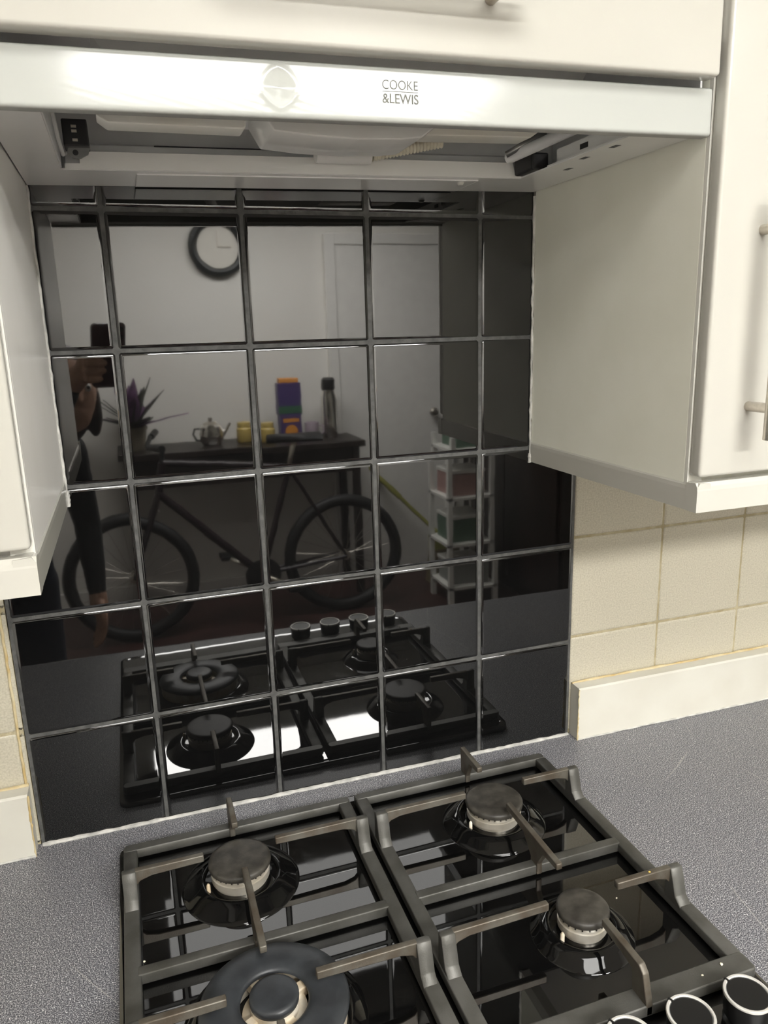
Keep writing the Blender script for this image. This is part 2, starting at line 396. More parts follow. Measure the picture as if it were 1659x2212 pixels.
wall_cabinet(XRP, .905, 1, 'white gloss wall cabinet right of the extractor hood', hx=.3595)
wall_cabinet(-.900, XLP, -1, 'white gloss wall cabinet left of the extractor hood', hx=-.3595-.5)

# cabinet over the hood
SL = -math.atan(.0135)
hc = empty('hood_cabinet', (.003, -.15, .8285), 'white gloss cabinet with a horizontal handle above the extractor hood', 'cabinet', rot=(0, SL, 0))
obj('carcass', bx(-.2975, .3035, -.3175, -.0012, .8600, 1.31, bev=.0006, seg=1), 'cab_side_light', hc)
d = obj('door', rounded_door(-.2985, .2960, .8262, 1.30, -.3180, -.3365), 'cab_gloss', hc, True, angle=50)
bar_handle(d, (-.130, -.3365, .8680), (.104, -.3365, .8680), .030)

# ================================================================== EXTRACTOR HOOD
hx0, hx1 = -.2990, .3045
hd = empty('extractor_hood', (.003, -.16, .786), 'white integrated extractor hood with its filter panel missing', 'extractor hood', rot=(0, SL, 0))
# fascia: front sheet with a dent, rolled bottom and top edges
bm = B(); grid = []
zb, zt, yf = .7825, .8225, -.3175
XS = [hx0+(hx1-hx0)*i/120 for i in range(121)]
XS = sorted([x for x in XS if not -.1130 < x < -.0680] + [-.1130+.045*i/60 for i in range(61)])
ZS = [zb+.003*(1-math.cos(math.pi/2*i/5)) for i in range(5)] + [zb+.003+(zt-zb-.006)*i/44 for i in range(45)] + [zt-.003+.003*math.sin(math.pi/2*i/5) for i in range(1, 6)]
nx, nz = len(XS)-1, len(ZS)-1
for z in ZS:
    row = []
    for x in XS:
        y = yf; e0 = min(z-zb, zt-z)
        if e0 < .003: y += .003-math.sqrt(max(0, .003**2-(.003-e0)**2))
        rr_ = math.sqrt(((x+.0905)/.0125)**2+((z-.8035)/.0125)**2); q_ = .75*rr_+.25*(abs(x+.0905)/.0125+abs(z-.8035)/.0125)
        t_ = max(0.0, 1-q_); y += .0013*(t_ if t_ > .12 else t_*t_/.24+.06*(t_ > 0)*t_/.12) if t_ > 0 else 0
        y -= .00035*math.exp(-((q_-1.12)/.16)**2)*(1 if z < .800 else .3)
        y += .00003*math.sin(x*520+z*260)*math.sin(x*233-z*900)*max(0, 1-abs(z-.795)/.012)
        row.append(bm.verts.new((x, y, z)))
    grid.append(row)
for j in range(nz):
    for i in range(nx): bm.faces.new((grid[j][i], grid[j][i+1], grid[j+1][i+1], grid[j+1][i]))
back = [bm.verts.new((v.co.x, -.3060, v.co.z)) for v in grid[0]]; backt = [bm.verts.new((v.co.x, -.3060, v.co.z)) for v in grid[-1]]
for i in range(nx):
    bm.faces.new((grid[0][i], back[i], back[i+1], grid[0][i+1])); bm.faces.new((grid[-1][i], grid[-1][i+1], backt[i+1], backt[i]))
    bm.faces.new((back[i], backt[i], backt[i+1], back[i+1]))
for k in (0, nx): bm.faces.new([grid[j][k] for j in range(nz+1)]+[(backt if True else 0)[k], back[k]])
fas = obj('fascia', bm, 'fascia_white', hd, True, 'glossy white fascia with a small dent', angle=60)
# lettering on the fascia
def text_bm(s, size, bold=False):
    cu = bpy.data.curves.new('t', 'FONT'); cu.body = s; cu.size = size; cu.extrude = .00015; cu.align_x = 'CENTER'; cu.offset = -.00008 if not bold else .00006
    to = bpy.data.objects.new('t', cu); COL.objects.link(to)
    dg = bpy.context.evaluated_depsgraph_get(); me = bpy.data.meshes.new_from_object(to.evaluated_get(dg))
    bm = bmesh.new(); bm.from_mesh(me); bpy.data.objects.remove(to); bpy.data.meshes.remove(me); bpy.data.curves.remove(cu); return bm
def place_text(s, width, height, xc, z0, y, bold=False):
    bm = text_bm(s, .01, bold)
    xs = [v.co.x for v in bm.verts]; ys = [v.co.y for v in bm.verts]; w, h = max(xs)-min(xs), max(ys)-min(ys); mx_, my = min(xs), min(ys)
    for v in bm.verts:
        x, yy, z = v.co; v.co = Vector((xc-width/2+(x-mx_)/w*width, y-z, z0+(yy-my)/h*height))
    return bm
obj('logo_lettering', place_text('COOKE', .0295, .0066, .0055, .8063, -.3176), 'logo_grey', fas, label='small grey lettering on the fascia')
obj('logo_lettering', place_text('&LEWIS', .0300, .0070, .0055, .7963, -.3176, True), 'logo_grey', fas)
obj('logo_rule', bx(-.0092, .0203, -.3178, -.3174, .80465, .80500), 'logo_grey', fas)
# underside flanges
fz0, fz1 = .7865, .7880
obj('side_flange', bx(hx0, -.2600, -.3070, -.0005, fz0, fz1), 'hood_grey', hd, label='left strip of the hood underside')
rf = obj('side_flange', bx(.2380, hx1, -.3070, -.0005, fz0, fz1), 'hood_grey', hd, label='right strip of the hood underside')
for sx, sy in ((.247, -.205), (.247, -.257), (.262, -.150)):
    obj('slot', bx(sx, sx+.006, sy, sy+.012, fz0-.0002, fz0+.0004), 'hood_dark', rf)
bf = obj('rear_flange', bx(-.2600, .2380, -.0850, -.0005, fz0, fz1), 'hood_grey', hd, label='rear strip of the hood underside')
obj('raised_plate', bx(-.190, .190, -.074, -.006, fz0-.0014, fz0, bev=.0012), 'hood_grey', bf)
obj('screw', lathe(B(), [(.0, fz0-.0045), (.003, fz0-.004), (.0045, fz0-.0014)], (.172, -.062, 0), 16, caps=False), 'edge_white', bf, True)
obj('front_return', bx(hx0, hx1, -.3065, -.2960, fz0-.0006, fz0+.0008), 'hood_white', hd)
# rear lip with notched ends
lp = [(-.2560, .7868), (.2380, .7868), (.2380, .7900), (.2300, .7900), (.2270, .8030), (-.2390, .8030), (-.2420, .8005), (-.2420, .7920), (-.2560, .7920)]
obj('rear_lip', prism(B(), lp, 'y', -.0870, -.0852), 'hood_white', hd, label='light upturned lip at the rear of the opening')
obj('side_lip', bx(-.2600, -.2588, -.3000, -.0870, .7880, .8120), 'hood_inner', hd)
# inner shell
obj('inner_back', bx(-.2980, .3035, -.0500, -.0480, .788, .856), 'hood_inner', hd)
obj('inner_top', bx(-.2980, .3035, -.3050, -.0480, .8540, .8560), 'hood_inner', hd)
obj('inner_side', bx(-.2980, -.2960, -.3050, -.0480, .788, .856), 'hood_inner', hd)
obj('inner_side', bx(.3015, .3035, -.3050, -.0480, .788, .856), 'hood_inner', hd)
obj('rear_step', prism(B(), [(-.0500, .788), (-.0840, .788), (-.0720, .8120), (-.0500, .8180)], 'x', -.255, .235), 'hood_inner', hd)
obj('filter_slot', bx(-.170, .020, -.0735, -.0715, .8118, .8128), 'hood_black', hd)
# motor cover and lamp strips
cv = [(-.0900, .8100), (-.0800, .7925), (-.0450, .7895), (-.0050, .7882), (.0350, .7892), (.0560, .7915), (.0800, .8080), (.0800, .8300), (-.0900, .8300)]
obj('motor_cover', prism(B(), cv, 'y', -.2350, -.1650, bev=.0015), 'hood_white', hd, True, 'white tapered motor cover', angle=30)
obj('motor_housing', prism(B(), [(-.20, .8200), (.20, .8200), (.22, .8540), (-.22, .8540)], 'y', -.250, -.120), 'hood_grey', hd)
ls = [(-.2230, .7965), (-.2150, .7905), (-.1080, .7895), (-.1060, .7920), (-.1060, .8000), (-.2150, .8020)]
obj('lamp_cover', prism(B(), ls, 'y', -.2500, -.2250, bev=.0012), 'lamp_cover', hd, True)
ls = [(.0640, .8010), (.0700, .7990), (.1800, .8005), (.1920, .8080), (.1850, .8120), (.0640, .8100)]
obj('lamp_cover', prism(B(), ls, 'y', -.2120, -.1850, bev=.0012), 'lamp_cover', hd, True)
# switch block on the left
sw = obj('switch_block', bx(-.2530, -.2310, -.1300, -.1050, .7985, .8215, bev=.0012), 'hood_black', hd, label='black switch block inside the opening')
for z in (.8150, .8110, .8035): obj('contact', bx(-.2450, -.2405, -.1312, -.1298, z-.0012, z+.0010), 'alu', sw)
bm = prism(B(), [(-.2500, .7985), (-.2310, .7985), (-.2330, .7930), (-.2400, .7895), (-.2470, .7900), (-.2510, .7950)], 'y', -.1215, -.1200)
br = obj('bracket', bm, 'galv', hd)
obj('bracket_hole', lathe(B(), [(.0025, -.1220), (.0025, -.1216)], (-.2440, 0, .7945), 16, 'y'), 'hood_black', br)
obj('wire_loop', tube(B(), [(-.2560, -.28, .800), (-.2555, -.22, .806), (-.2560, -.16, .798), (-.2550, -.12, .793), (-.2535, -.11, .796)], .0018, 8), 'hood_white', hd, True)
# conduit and cylinder
bm = lathe(B(), [(.0085, -.030), (.0090, -.028), (.0090, .028), (.0085, .030)], (.0200, -.1000, .8035), 24, 'x'); obj('duct_cylinder', bm, 'hood_white', hd, True)
pts = [Vector((.052, -.1, .8045)).lerp(Vector((.132, -.1, .8200)), i/60) for i in range(61)]
obj('ribbed_conduit', tube(B(), pts, [.0058+.0012*(i % 3 == 0) for i in range(61)], 14), 'beige_plastic', hd, True, 'cream ribbed cable conduit', angle=80)
# right hand slide rail
rl = obj('slide_rail', bx(.2500, .2520, -.3040, -.1450, .7885, .8060), 'hood_grey', hd, label='slide rail on the right of the opening')
obj('rail_foot', bx(.2380, .2505, -.3040, -.1450, .7882, .7892), 'hood_grey', rl)
for sy in (-.205, -.270): obj('slot', bx(.2494, .2502, sy, sy+.014, .7960, .8010), 'hood_black', rl)
obj('end_block', bx(.2280, .2490, -.1300, -.0890, .7880, .8060, bev=.002), 'hood_black', hd)
bm = B(); tube(bm, [(.1960, -.130, .8020), (.2330, -.150, .8220)], .0035, 10); obj('lever', bm, 'galv', hd, True)
bm = B(); tube(bm, [(.2050, -.118, .8010), (.2480, -.230, .8180)], .0060, 12); obj('lever_rod', bm, 'hood_inner', hd, True)
for p in ((.214, -.128, .8075), (.206, -.124, .8035)): obj('screw', lathe(B(), [(.0025, -.004), (.0025, 0), (.001, .001)], p, 12, 'y'), 'alu', hd, True)

# ================================================================== GAS HOB
HX0, HX1, HY0, HY1 = -.2885, .3030, -.5520, -.0440
hob = empty('gas_hob', (.008, -.30, -.003), 'black enamel four burner gas hob set into the worktop', 'hob')
bm = B(); prev = None
lay = [(0, -.006), (0, .0020), (.0006, .0038), (.0024, .0048), (.0060, .0050), (.0095, .0042), (.0130, .0040)]
for ins, z in lay:
    r = max(.016-ins*.5, .006)
    ring = [bm.verts.new((p[0], p[1], z)) for p in rrect(HX0+ins, HX1-ins, HY0+ins, HY1-ins, r)]
    if prev:
        n = len(ring)
        for i in range(n): bm.faces.new((prev[i], prev[(i+1) % n], ring[(i+1) % n], ring[i]))
    prev = ring
bm.faces.new(prev)
obj('hob_plate', bm, 'enamel', hob, True, 'glossy black enamel plate', angle=25)
HZ = .0040
def burner(cx, cy, rc, r_base, r_lip, label, cap='cap_iron', zc=.0385, slots=30):
    b = obj('burner_base', lathe(B(), [(r_base, HZ-.0005), (r_base-.0010, HZ+.0012), (r_base-.005, HZ+.0030), (r_lip+.010, HZ+.0092), (r_lip+.003, HZ+.0122), (r_lip+.0008, HZ+.0128), (r_lip-.0010, HZ+.0120), (r_lip-.0025, HZ+.0090), (rc+.0006, HZ+.0080), (rc*.90, HZ+.0078)], (cx, cy, 0), 64), 'enamel_collar', hob, True, label, angle=40)
    rb = rc*.93
    obj('burner_body', lathe(B(), [(rb-.002, .0080), (rb-.002, .0150), (rb+.0002, .0158), (rb+.0004, .0238), (rb-.0008, .0244), (rb-.0008, .0300), (rb-.0012, .0312)], (cx, cy, 0), 64), 'alu', b, True, 'silver burner body', angle=30)
    bm = B()
    for k in range(slots):
        a = 2*math.pi*(k+.5)/slots; c_, s_ = math.cos(a), math.sin(a)
        q = [(rb-.002, -.0006), (rb+.0004, -.0006), (rb+.0004, .0006), (rb-.002, .0006)]
        vs = [[bm.verts.new((cx+u*c_-v*s_, cy+u*s_+v*c_, z)) for u, v in q] for z in (.0284, .0301)]
        for i in range(4): bm.faces.new((vs[0][i], vs[0][(i+1) % 4], vs[1][(i+1) % 4], vs[1][i]))
        bm.faces.new(vs[0]); bm.faces.new(vs[1])
    tag(obj('flame_slots', bm, 'knob_black', b), kind='stuff')
    obj('burner_cap', lathe(B(), [(rc-.003, .0308), (rc-.0004, .0314), (rc, .0330), (rc-.0002, .0362), (rc-.0016, .0378), (rc-.005, zc-.0002), (rc*.5, zc+.0002), (.0005, zc+.0003)], (cx, cy, 0), 64), cap, b, True, 'matt iron burner cap', angle=60)
    a = math.radians(200)
    obj('ignition_pin', lathe(B(), [(.0022, .006), (.0022, .022), (.001, .024)], (cx+(rc+.005)*math.cos(a), cy+(rc+.005)*math.sin(a), 0), 10), 'alu_white', b, True)
    return b
burner(-.1535, -.1600, .0355, .0675, .0430, 'black collar of the rear left burner')
burner(.1690, -.1640, .0365, .0660, .0445, 'black collar of the rear right burner', cap='cap_iron')
burner(.1715, -.3620, .0272, .0540, .0350, 'black collar of the small front right burner', slots=22)
# wok burner, front left
cx, cy = -.1505, -.3565
wk = obj('burner_base', lathe(B(), [(.0860, HZ-.0005), (.0848, HZ+.0015), (.078, HZ+.0045), (.0735, HZ+.0085), (.0715, HZ+.0088), (.0690, HZ+.005), (.02, HZ+.004)], (cx, cy, 0), 72), 'enamel_collar', hob, True, 'black collar of the large front left burner', angle=40)
bm = B(); pr = [(.0660, .0080), (.0668, .0260), (.0672, .0268), (.0640, .0275), (.0400, .0270), (.0400, .0090)]
lathe(bm, pr+[pr[0]], (cx, cy, 0), 72, caps=False); obj('outer_crown', bm, 'alu_white', wk, True, 'pale alloy crown under the ring', angle=30)
bm = B(); pr = [(.0675, .0268), (.0688, .0276), (.0688, .0292), (.0660, .0318), (.0560, .0340), (.0440, .0342), (.0345, .0330), (.0318, .0310), (.0312, .0290), (.0330, .0270)]
lathe(bm, pr+[pr[0]], (cx, cy, 0), 72, caps=False); obj('ring_cap', bm, 'cap_slate', wk, True, 'wide slate grey ring cap', angle=50)
obj('inner_crown', lathe(B(), [(.0300, .0080), (.0300, .0190), (.0225, .0215), (.0225, .0305)], (cx, cy, 0), 56), 'alu_white', wk, True, angle=30)
for k in range(4):
    a = math.radians(25+90*k); c_, s_ = math.cos(a), math.sin(a); bm = B()
    q = [(.020, -.005), (.042, -.005), (.042, .005), (.020, .005)]
    prism(bm, [(cx+u*c_-v*s_, cy+u*s_+v*c_) for u, v in q], 'z', .0150, .0262, bev=.0012); obj('crown_spoke', bm, 'alu_white', wk)
obj('burner_cap', lathe(B(), [(.0205, .0300), (.0225, .0310), (.0228, .0340), (.0226, .0368), (.0212, .0384), (.0180, .0390), (.0005, .0394)], (cx, cy, 0), 56), 'cap_slate', wk, True, 'small round centre cap', angle=60)
# knobs
for kx in (.0660, .1280, .1900, .2520):
    ky = -.5020
    k = obj('knob', lathe(B(), [(.0190, HZ), (.0190, .0060), (.0155, .0080), (.0155, .0110), (.0190, .0130), (.0205, .0330), (.0200, .0345)], (kx, ky, 0), 48), 'knob_black', hob, True, angle=30)
    bm = B(); pr = [(.0207, .0330), (.0210, .0345), (.0203, .0356), (.0186, .0356), (.0180, .0347), (.0184, .0335)]
    ring = lathe(bm, pr+[pr[0]], (kx, ky, 0), 56, caps=False); obj('knob_ring', bm, 'knob_rim', k, True, 'polished chrome rim', angle=50)
    obj('knob_top', lathe(B(), [(.0184, .0340), (.0184, .0348), (.0150, .0338), (.0004, .0336)], (kx, ky, 0), 48), 'knob_top', k, True)
    a = math.radians(112); c_, s_ = math.cos(a), math.sin(a); q = [(.0170, -.0010), (.0216, -.0010), (.0216, .0010), (.0170, .0010)]
    obj('pointer_notch', prism(B(), [(kx+u*c_-v*s_, ky+u*s_+v*c_) for u, v in q], 'z', .0325, .0359), 'knob_black', k)

# ------------------------------------------------------------------ cast iron pan supports (loose, resting on the plate)
ZT, ZB, ZF = .0185, .0068, .0525
YK0, YK1 = -.4705, -.0630
def pan_support(x0, x1, xc, label, outer):
    e = empty('pan_support', ((x0+x1)/2, -.2665, HZ), label, 'pan support', 'cast iron pan supports on the hob')
    w = .0162; fin = (-.1580, -.3590)
    # side bars
    for s, (a, b) in ((-1, (x0, x0+w)), (1, (x1-w, x1))):
        obj('side_bar', bx(a+.0003, b, YK0+.0205, YK1-.0125, ZB+.0002, ZT-.0003, bev=.0014), 'cast_iron', e, True, angle=50)
    obj('back_bar', prism(B(), rrect(x0, x1, YK1-.0140, YK1, .006, 4), 'z', ZB, ZT, bev=.0012, seg=1), 'cast_iron', e, True, angle=50)
    obj('middle_bar', bx(x0+w*.8, x1-w*.8, -.2720, -.2600, ZB, ZT+.0006, bev=.0015), 'cast_iron', e, True, angle=50)
    obj('front_bar', prism(B(), rrect(x0, x1, YK0, YK0+.0225, .004, 4), 'z', ZB, ZT, bev=.0015, seg=2), 'cast_iron', e, True, angle=50)
    for fx in (x0+.012, x1-.012):
        for fy in (YK0+.012, YK1-.008): obj('foot', lathe(B(), [(.0045, HZ), (.005, ZB+.001)], (fx, fy, 0), 12), 'rubber', e, True)
    th = .0070
    for yf_ in fin:
        for s in (-1, 1):
            a = x0 if s < 0 else x1; tip = xc+s*.0410
            # riser: ramps up from the side bar to the finger height
            pr = [(yf_+th*.5, ZT-.004), (yf_+th*.5, ZF), (yf_-th*.5-.0012, ZF), (yf_-th*.5-.0050, ZF-.010), (yf_-th*.5-.0105, ZT+.006), (yf_-th*.5-.0190, ZT-.001), (yf_-th*.5-.0190, ZT-.005)]
            xa, xb = (a+.0015, a+w) if s < 0 else (a-w, a-.0015)
            obj('riser', prism(B(), pr, 'x', xa, xb, bev=.0010, seg=1), 'cast_iron', e, True, angle=50)
            xin = xb-.002 if s < 0 else xa+.002
            # finger: horizontal arm, deeper at the riser
            pz = [(xin, ZF), (tip, ZF), (tip, ZF-.0085), (xin+(-s)*.018, ZF-.0100), (xin+(-s)*.006, ZF-.0135), (xin, ZF-.020)]
            obj('finger', prism(B(), pz, 'y', yf_-th*.5, yf_+th*.5, bev=.0011, seg=2), 'cast_iron_worn', e, True, angle=50)
    # fingers along the depth: middle (T on the middle bar), back, front
    def web(name, pts): obj(name, prism(B(), pts, 'x', xc-th*.5, xc+th*.5, bev=.0010, seg=2), 'cast_iron_worn', e, True, angle=50)
    web('middle_finger', [(-.1965, ZF), (-.3150, ZF), (-.3150, ZF-.0075), (-.2860, ZF-.0095), (-.2735, ZT+.004), (-.2735, ZB+.001), (-.2585, ZB+.001), (-.2585, ZT+.004), (-.2400, ZF-.0100), (-.1965, ZF-.0075)])
    web('back_finger', [(-.0600, ZF), (-.1160, ZF), (-.1160, ZF-.0075), (-.0900, ZF-.0100), (-.0790, ZT), (-.0790, ZB+.001), (-.0635, ZB+.001), (-.0625, ZT)])
    web('front_finger', [(-.3980, ZF), (-.4560, ZF), (-.4625, ZF-.006), (-.4705, ZT), (-.4705, ZB+.001), (-.4480, ZB+.001), (-.4480, ZT), (-.4460, ZF-.0130), (-.4300, ZF-.0100), (-.3980, ZF-.0075)])
    return e
pan_support(-.2825, .0030, -.1520, 'dark cast iron pan support on the left half of the hob', -1)
pan_support(.0105, .2955, .1725, 'dark cast iron pan support on the right half of the hob', 1)
# crumbs lying on the ironwork
rc = random.Random(5)
for cx_, cy_, cz_, s_, lab, m in ((.2655, -.4560, ZT, .0034, 'largest white food crumb near the right front corner of the pan support', 'crumb'), (.2400, -.4600, ZT, .0026, 'white food crumb on the front bar of the right pan support', 'crumb'),
        (.2545, -.3600, ZF, .0030, 'yellow food crumb on the front right finger', 'crumb_yellow'), (-.2630, -.2560, ZT, .0026, 'white food crumb at the left end of the middle bar', 'crumb'),
        (.2350, -.3330, HZ, .0020, 'tiny white crumb on the black plate beside the small burner', 'crumb')):
    bm = B(); bmesh.ops.create_icosphere(bm, subdivisions=1, radius=s_*.5)
    for v in bm.verts: v.co = Vector((v.co.x*rc.uniform(.8, 1.3), v.co.y*rc.uniform(.7, 1.1), v.co.z*.6)) + Vector((cx_, cy_, cz_+s_*.25))
    tag(obj('food_crumb', bm, m, None, True, org=(cx_, cy_, cz_)), lab, 'crumb', 'crumbs on the hob')

# ================================================================== CEILING LIGHTS
def ceiling_light(x0, x1, y0, y1, m, label):
    e = empty('ceiling_light', ((x0+x1)/2, (y0+y1)/2, CE), label, 'ceiling light', 'ceiling lights in a row')
    bm = B(); z0 = CE-.045
    for a in ((x0-.02, x1+.02, y0-.02, y0), (x0-.02, x1+.02, y1, y1+.02), (x0-.02, x0, y0, y1), (x1, x1+.02, y0, y1)): box(bm, *a, z0, CE)
    obj('frame', bm, 'lamp_frame', e)
    obj('diffuser', bx(x0, x1, y0, y1, z0+.004, z0+.010), m, e, label='glowing white diffuser')
ceiling_light(-.28, .80, -1.65, -1.08, 'lamp_near', 'wide glowing ceiling panel nearer the hob')
ceiling_light(-.28, 1.15, -2.76, -2.32, 'lamp_far', 'narrow glowing ceiling light nearer the far wall')

# ================================================================== THE REST OF THE ROOM (seen as reflections in the black tiles)
# door in the far wall
dr = tag(empty('door_1', (1.32, YB, FL), 'plain white door with a round knob in the far wall'), kind='structure')
obj('leaf', bx(.985, 1.665, YB+.002, YB+.036, FL+.005, FL+1.98, bev=.003), 'white_paint', dr)
obj('door_frame', bx(.925, .985, YB, YB+.05, FL, FL+2.04, bev=.004), 'white_paint', dr); obj('door_frame', bx(1.665, 1.725, YB, YB+.05, FL, FL+2.04, bev=.004), 'white_paint', dr)
obj('door_frame', bx(.985, 1.665, YB, YB+.05, FL+1.98, FL+2.04, bev=.004), 'white_paint', dr)
obj('door_knob', lathe(B(), [(.012, YB+.036), (.012, YB+.055), (.026, YB+.065), (.028, YB+.080), (.018, YB+.092), (.001, YB+.094)], (1.555, 0, .115), 24, 'y'), 'steel_brush', dr, True)
# clock
ck = empty('wall_clock', (.325, YB, 1.065), 'round wall clock with a dark rim on the far wall', 'clock')
bm = B(); torus(bm, (.325, YB+.028, 1.065), .135, .024, 'y', 48, 10); obj('rim', bm, 'clock_dark', ck, True)
obj('dial', lathe(B(), [(.135, YB+.002), (.135, YB+.022)], (.325, 0, 1.065), 48, 'y'), 'clock_face', ck)
obj('hand', bx(.322, .328, YB+.023, YB+.026, 1.06, 1.15), 'steel_brush', ck); obj('hand', bx(.325, .395, YB+.026, YB+.029, 1.061, 1.067), 'steel_brush', ck)
# console table
TZ = .020; ty0, ty1 = YB+.02, YB+.40
tb = empty('console_table', (.37, (ty0+ty1)/2, FL), 'dark wooden console table against the far wall', 'table')
obj('table_top', bx(-.30, 1.02, ty0, ty1, TZ-.035, TZ, bev=.004), 'dark_wood', tb)
obj('apron', bx(-.26, .98, ty1-.05, ty1-.03, TZ-.17, TZ-.035), 'dark_wood', tb)
for x in (-.27, .95):
    for y in (ty0+.03, ty1-.06): obj('leg', bx(x, x+.04, y, y+.04, FL, TZ-.035), 'dark_wood', tb)
ty = (ty0+ty1)/2
def thing(name, loc, label, cat, group=None): return empty(name, loc, label, cat, group)
t = thing('teapot', (.205, ty, TZ), 'small metal teapot on the dark console table', 'teapot')
obj('body', lathe(B(), [(.045, TZ), (.062, TZ+.02), (.066, TZ+.06), (.055, TZ+.10), (.040, TZ+.112)], (.205, ty, 0), 32), 'chrome', t, True)
obj('lid', lathe(B(), [(.042, TZ+.112), (.030, TZ+.124), (.008, TZ+.128), (.012, TZ+.140), (.010, TZ+.150), (.001, TZ+.152)], (.205, ty, 0), 24), 'steel_brush', t, True)
obj('spout', tube(B(), [(.262, ty, TZ+.05), (.29, ty, TZ+.08), (.31, ty, TZ+.115)], [.014, .010, .007], 12), 'chrome', t, True)
obj('handle', tube(B(), [(.145, ty, TZ+.09), (.12, ty, TZ+.09), (.11, ty, TZ+.06), (.125, ty, TZ+.03), (.15, ty, TZ+.025)], .006, 10), 'rubber', t, True)
for jx, lab in ((.385, 'yellow lidded jar nearer the teapot'), (.505, 'yellow lidded jar nearer the purple boxes')):
    t = thing('jar', (jx, ty, TZ), lab, 'jar', 'jars on the console table')
    obj('body', lathe(B(), [(.036, TZ), (.042, TZ+.01), (.042, TZ+.075), (.034, TZ+.085)], (jx, ty, 0), 24), 'jar_yellow', t, True)
    obj('lid', lathe(B(), [(.036, TZ+.085), (.038, TZ+.090), (.036, TZ+.112), (.002, TZ+.114)], (jx, ty, 0), 24), 'jar_yellow', t, True)
t = thing('carton', (.635, ty, TZ), 'purple carton with an orange disc on the console table', 'carton', 'cartons on the console table')
obj('body', bx(.575, .695, ty-.04, ty+.04, TZ, TZ+.150, bev=.002), 'purple_card', t)
obj('printed_disc', lathe(B(), [(.034, ty+.0400), (.034, ty+.0408)], (.635, 0, TZ+.06), 24, 'y'), 'orange_card', t)
obj('printed_band', bx(.590, .680, ty+.0398, ty+.0408, TZ+.11, TZ+.13), 'orange_card', t)
t = thing('carton', (.635, ty, TZ+.150), 'taller purple carton with a green band, stacked on the other carton', 'carton', 'cartons on the console table')
obj('body', bx(.570, .700, ty-.04, ty+.04, TZ+.150, TZ+.325, bev=.002), 'purple_card', t)
obj('printed_band', bx(.5695, .7005, ty+.0398, ty+.0408, TZ+.160, TZ+.200), 'green_card', t)
obj('flap', bx(.580, .690, ty-.03, ty+.03, TZ+.325, TZ+.350, bev=.004), 'orange_card', t)
t = thing('mug', (.755, ty+.03, TZ), 'pale pink mug between the cartons and the flask', 'mug')
bm = B(); pr = [(.034, TZ), (.040, TZ+.01), (.041, TZ+.10), (.037, TZ+.10), (.036, TZ+.012), (.001, TZ+.010)]; lathe(bm, pr, (.755, ty+.03, 0), 28); obj('body', bm, 'mug_pink', t, True)
obj('handle', tube(B(), [(.795, ty+.03, TZ+.08), (.820, ty+.03, TZ+.075), (.822, ty+.03, TZ+.04), (.796, ty+.03, TZ+.03)], .005, 8), 'mug_pink', t, True)
t = thing('flask', (.875, ty-.03, TZ), 'tall steel flask with a dark lid on the console table', 'flask')
obj('body', lathe(B(), [(.042, TZ), (.045, TZ+.01), (.045, TZ+.22), (.034, TZ+.27)], (.875, ty-.03, 0), 28), 'chrome', t, True)
obj('lid', lathe(B(), [(.036, TZ+.27), (.040, TZ+.28), (.040, TZ+.330), (.030, TZ+.342), (.001, TZ+.344)], (.875, ty-.03, 0), 28), 'rubber', t, True)
# potted plant with purple and dark leaves
px, py = -.20, ty
t = thing('potted_plant', (px, py, TZ), 'potted plant with purple and dark leaves at the left end of the console', 'plant')
obj('pot', lathe(B(), [(.050, TZ), (.070, TZ+.11), (.076, TZ+.11), (.076, TZ+.125), (.060, TZ+.125), (.055, TZ+.10), (.001, TZ+.10)], (px, py, 0), 28), 'pot_clay', t, True)
rl_ = random.Random(21)
for k in range(26):
    a = rl_.uniform(0, 2*math.pi); el = rl_.uniform(.25, 1.4); ln = rl_.uniform(.14, .36); w_ = rl_.uniform(.022, .042)
    d0 = Vector((math.cos(a)*math.cos(el), math.sin(a)*math.cos(el)*.6, math.sin(el))); sd = d0.cross(Vector((0, 0, 1))).normalized(); nn = sd.cross(d0)
    base = Vector((px, py, TZ+.11)) + d0*.02; bm = B(); rows = []
    for i in range(7):
        u = i/6; wd = w_*math.sin(math.pi*(.08+.9*u)); c0 = base+d0*ln*u-Vector((0, 0, .12*ln*u*u))
        rows.append([bm.verts.new(c0+sd*wd*s+nn*(.003 if s == 0 else .0)) for s in (-1, 0, 1)])
    for i in range(6):
        for j in range(2): bm.faces.new((rows[i][j], rows[i][j+1], rows[i+1][j+1], rows[i+1][j]))
    ob_ = obj('leaf', bm, 'leaf_purple' if k % 2 else 'leaf_dark', t, True)
    sm = ob_.modifiers.new('solid', 'SOLIDIFY'); sm.thickness = .0012
# bicycle
BY = -2.90
bk = empty('bicycle', (.27, BY, FL), 'dark bicycle standing in front of the console table', 'bicycle')
def wheel(cx, nm):
    cz = FL+.335; w_ = obj(nm, torus(B(), (cx, BY, cz), .303, .032, 'y', 64, 12), 'rubber', bk, True)
    obj('rim', torus(B(), (cx, BY, cz), .286, .008, 'y', 64, 8), 'alu', w_, True)
    obj('hub', lathe(B(), [(.022, BY-.04), (.022, BY-.03), (.012, BY-.028), (.012, BY+.028), (.022, BY+.03), (.022, BY+.04)], (cx, 0, cz), 20, 'y'), 'alu', w_, True)
    bm = B()
    for k in range(24):
        a = 2*math.pi*k/24; s_ = .025*(1 if k % 2 else -1)
        tube(bm, [(cx+.018*math.cos(a), BY+s_, cz+.018*math.sin(a)), (cx+.284*math.cos(a+.12), BY, cz+.284*math.sin(a+.12))], .0012, 4)
    tag(obj('spokes', bm, 'steel_brush', w_), kind='stuff')
FW, RW, BBX, BBZ = (-.285, FL+.335), (.815, FL+.335), .365, FL+.29
wheel(FW[0], 'front_wheel'); wheel(RW[0], 'rear_wheel')
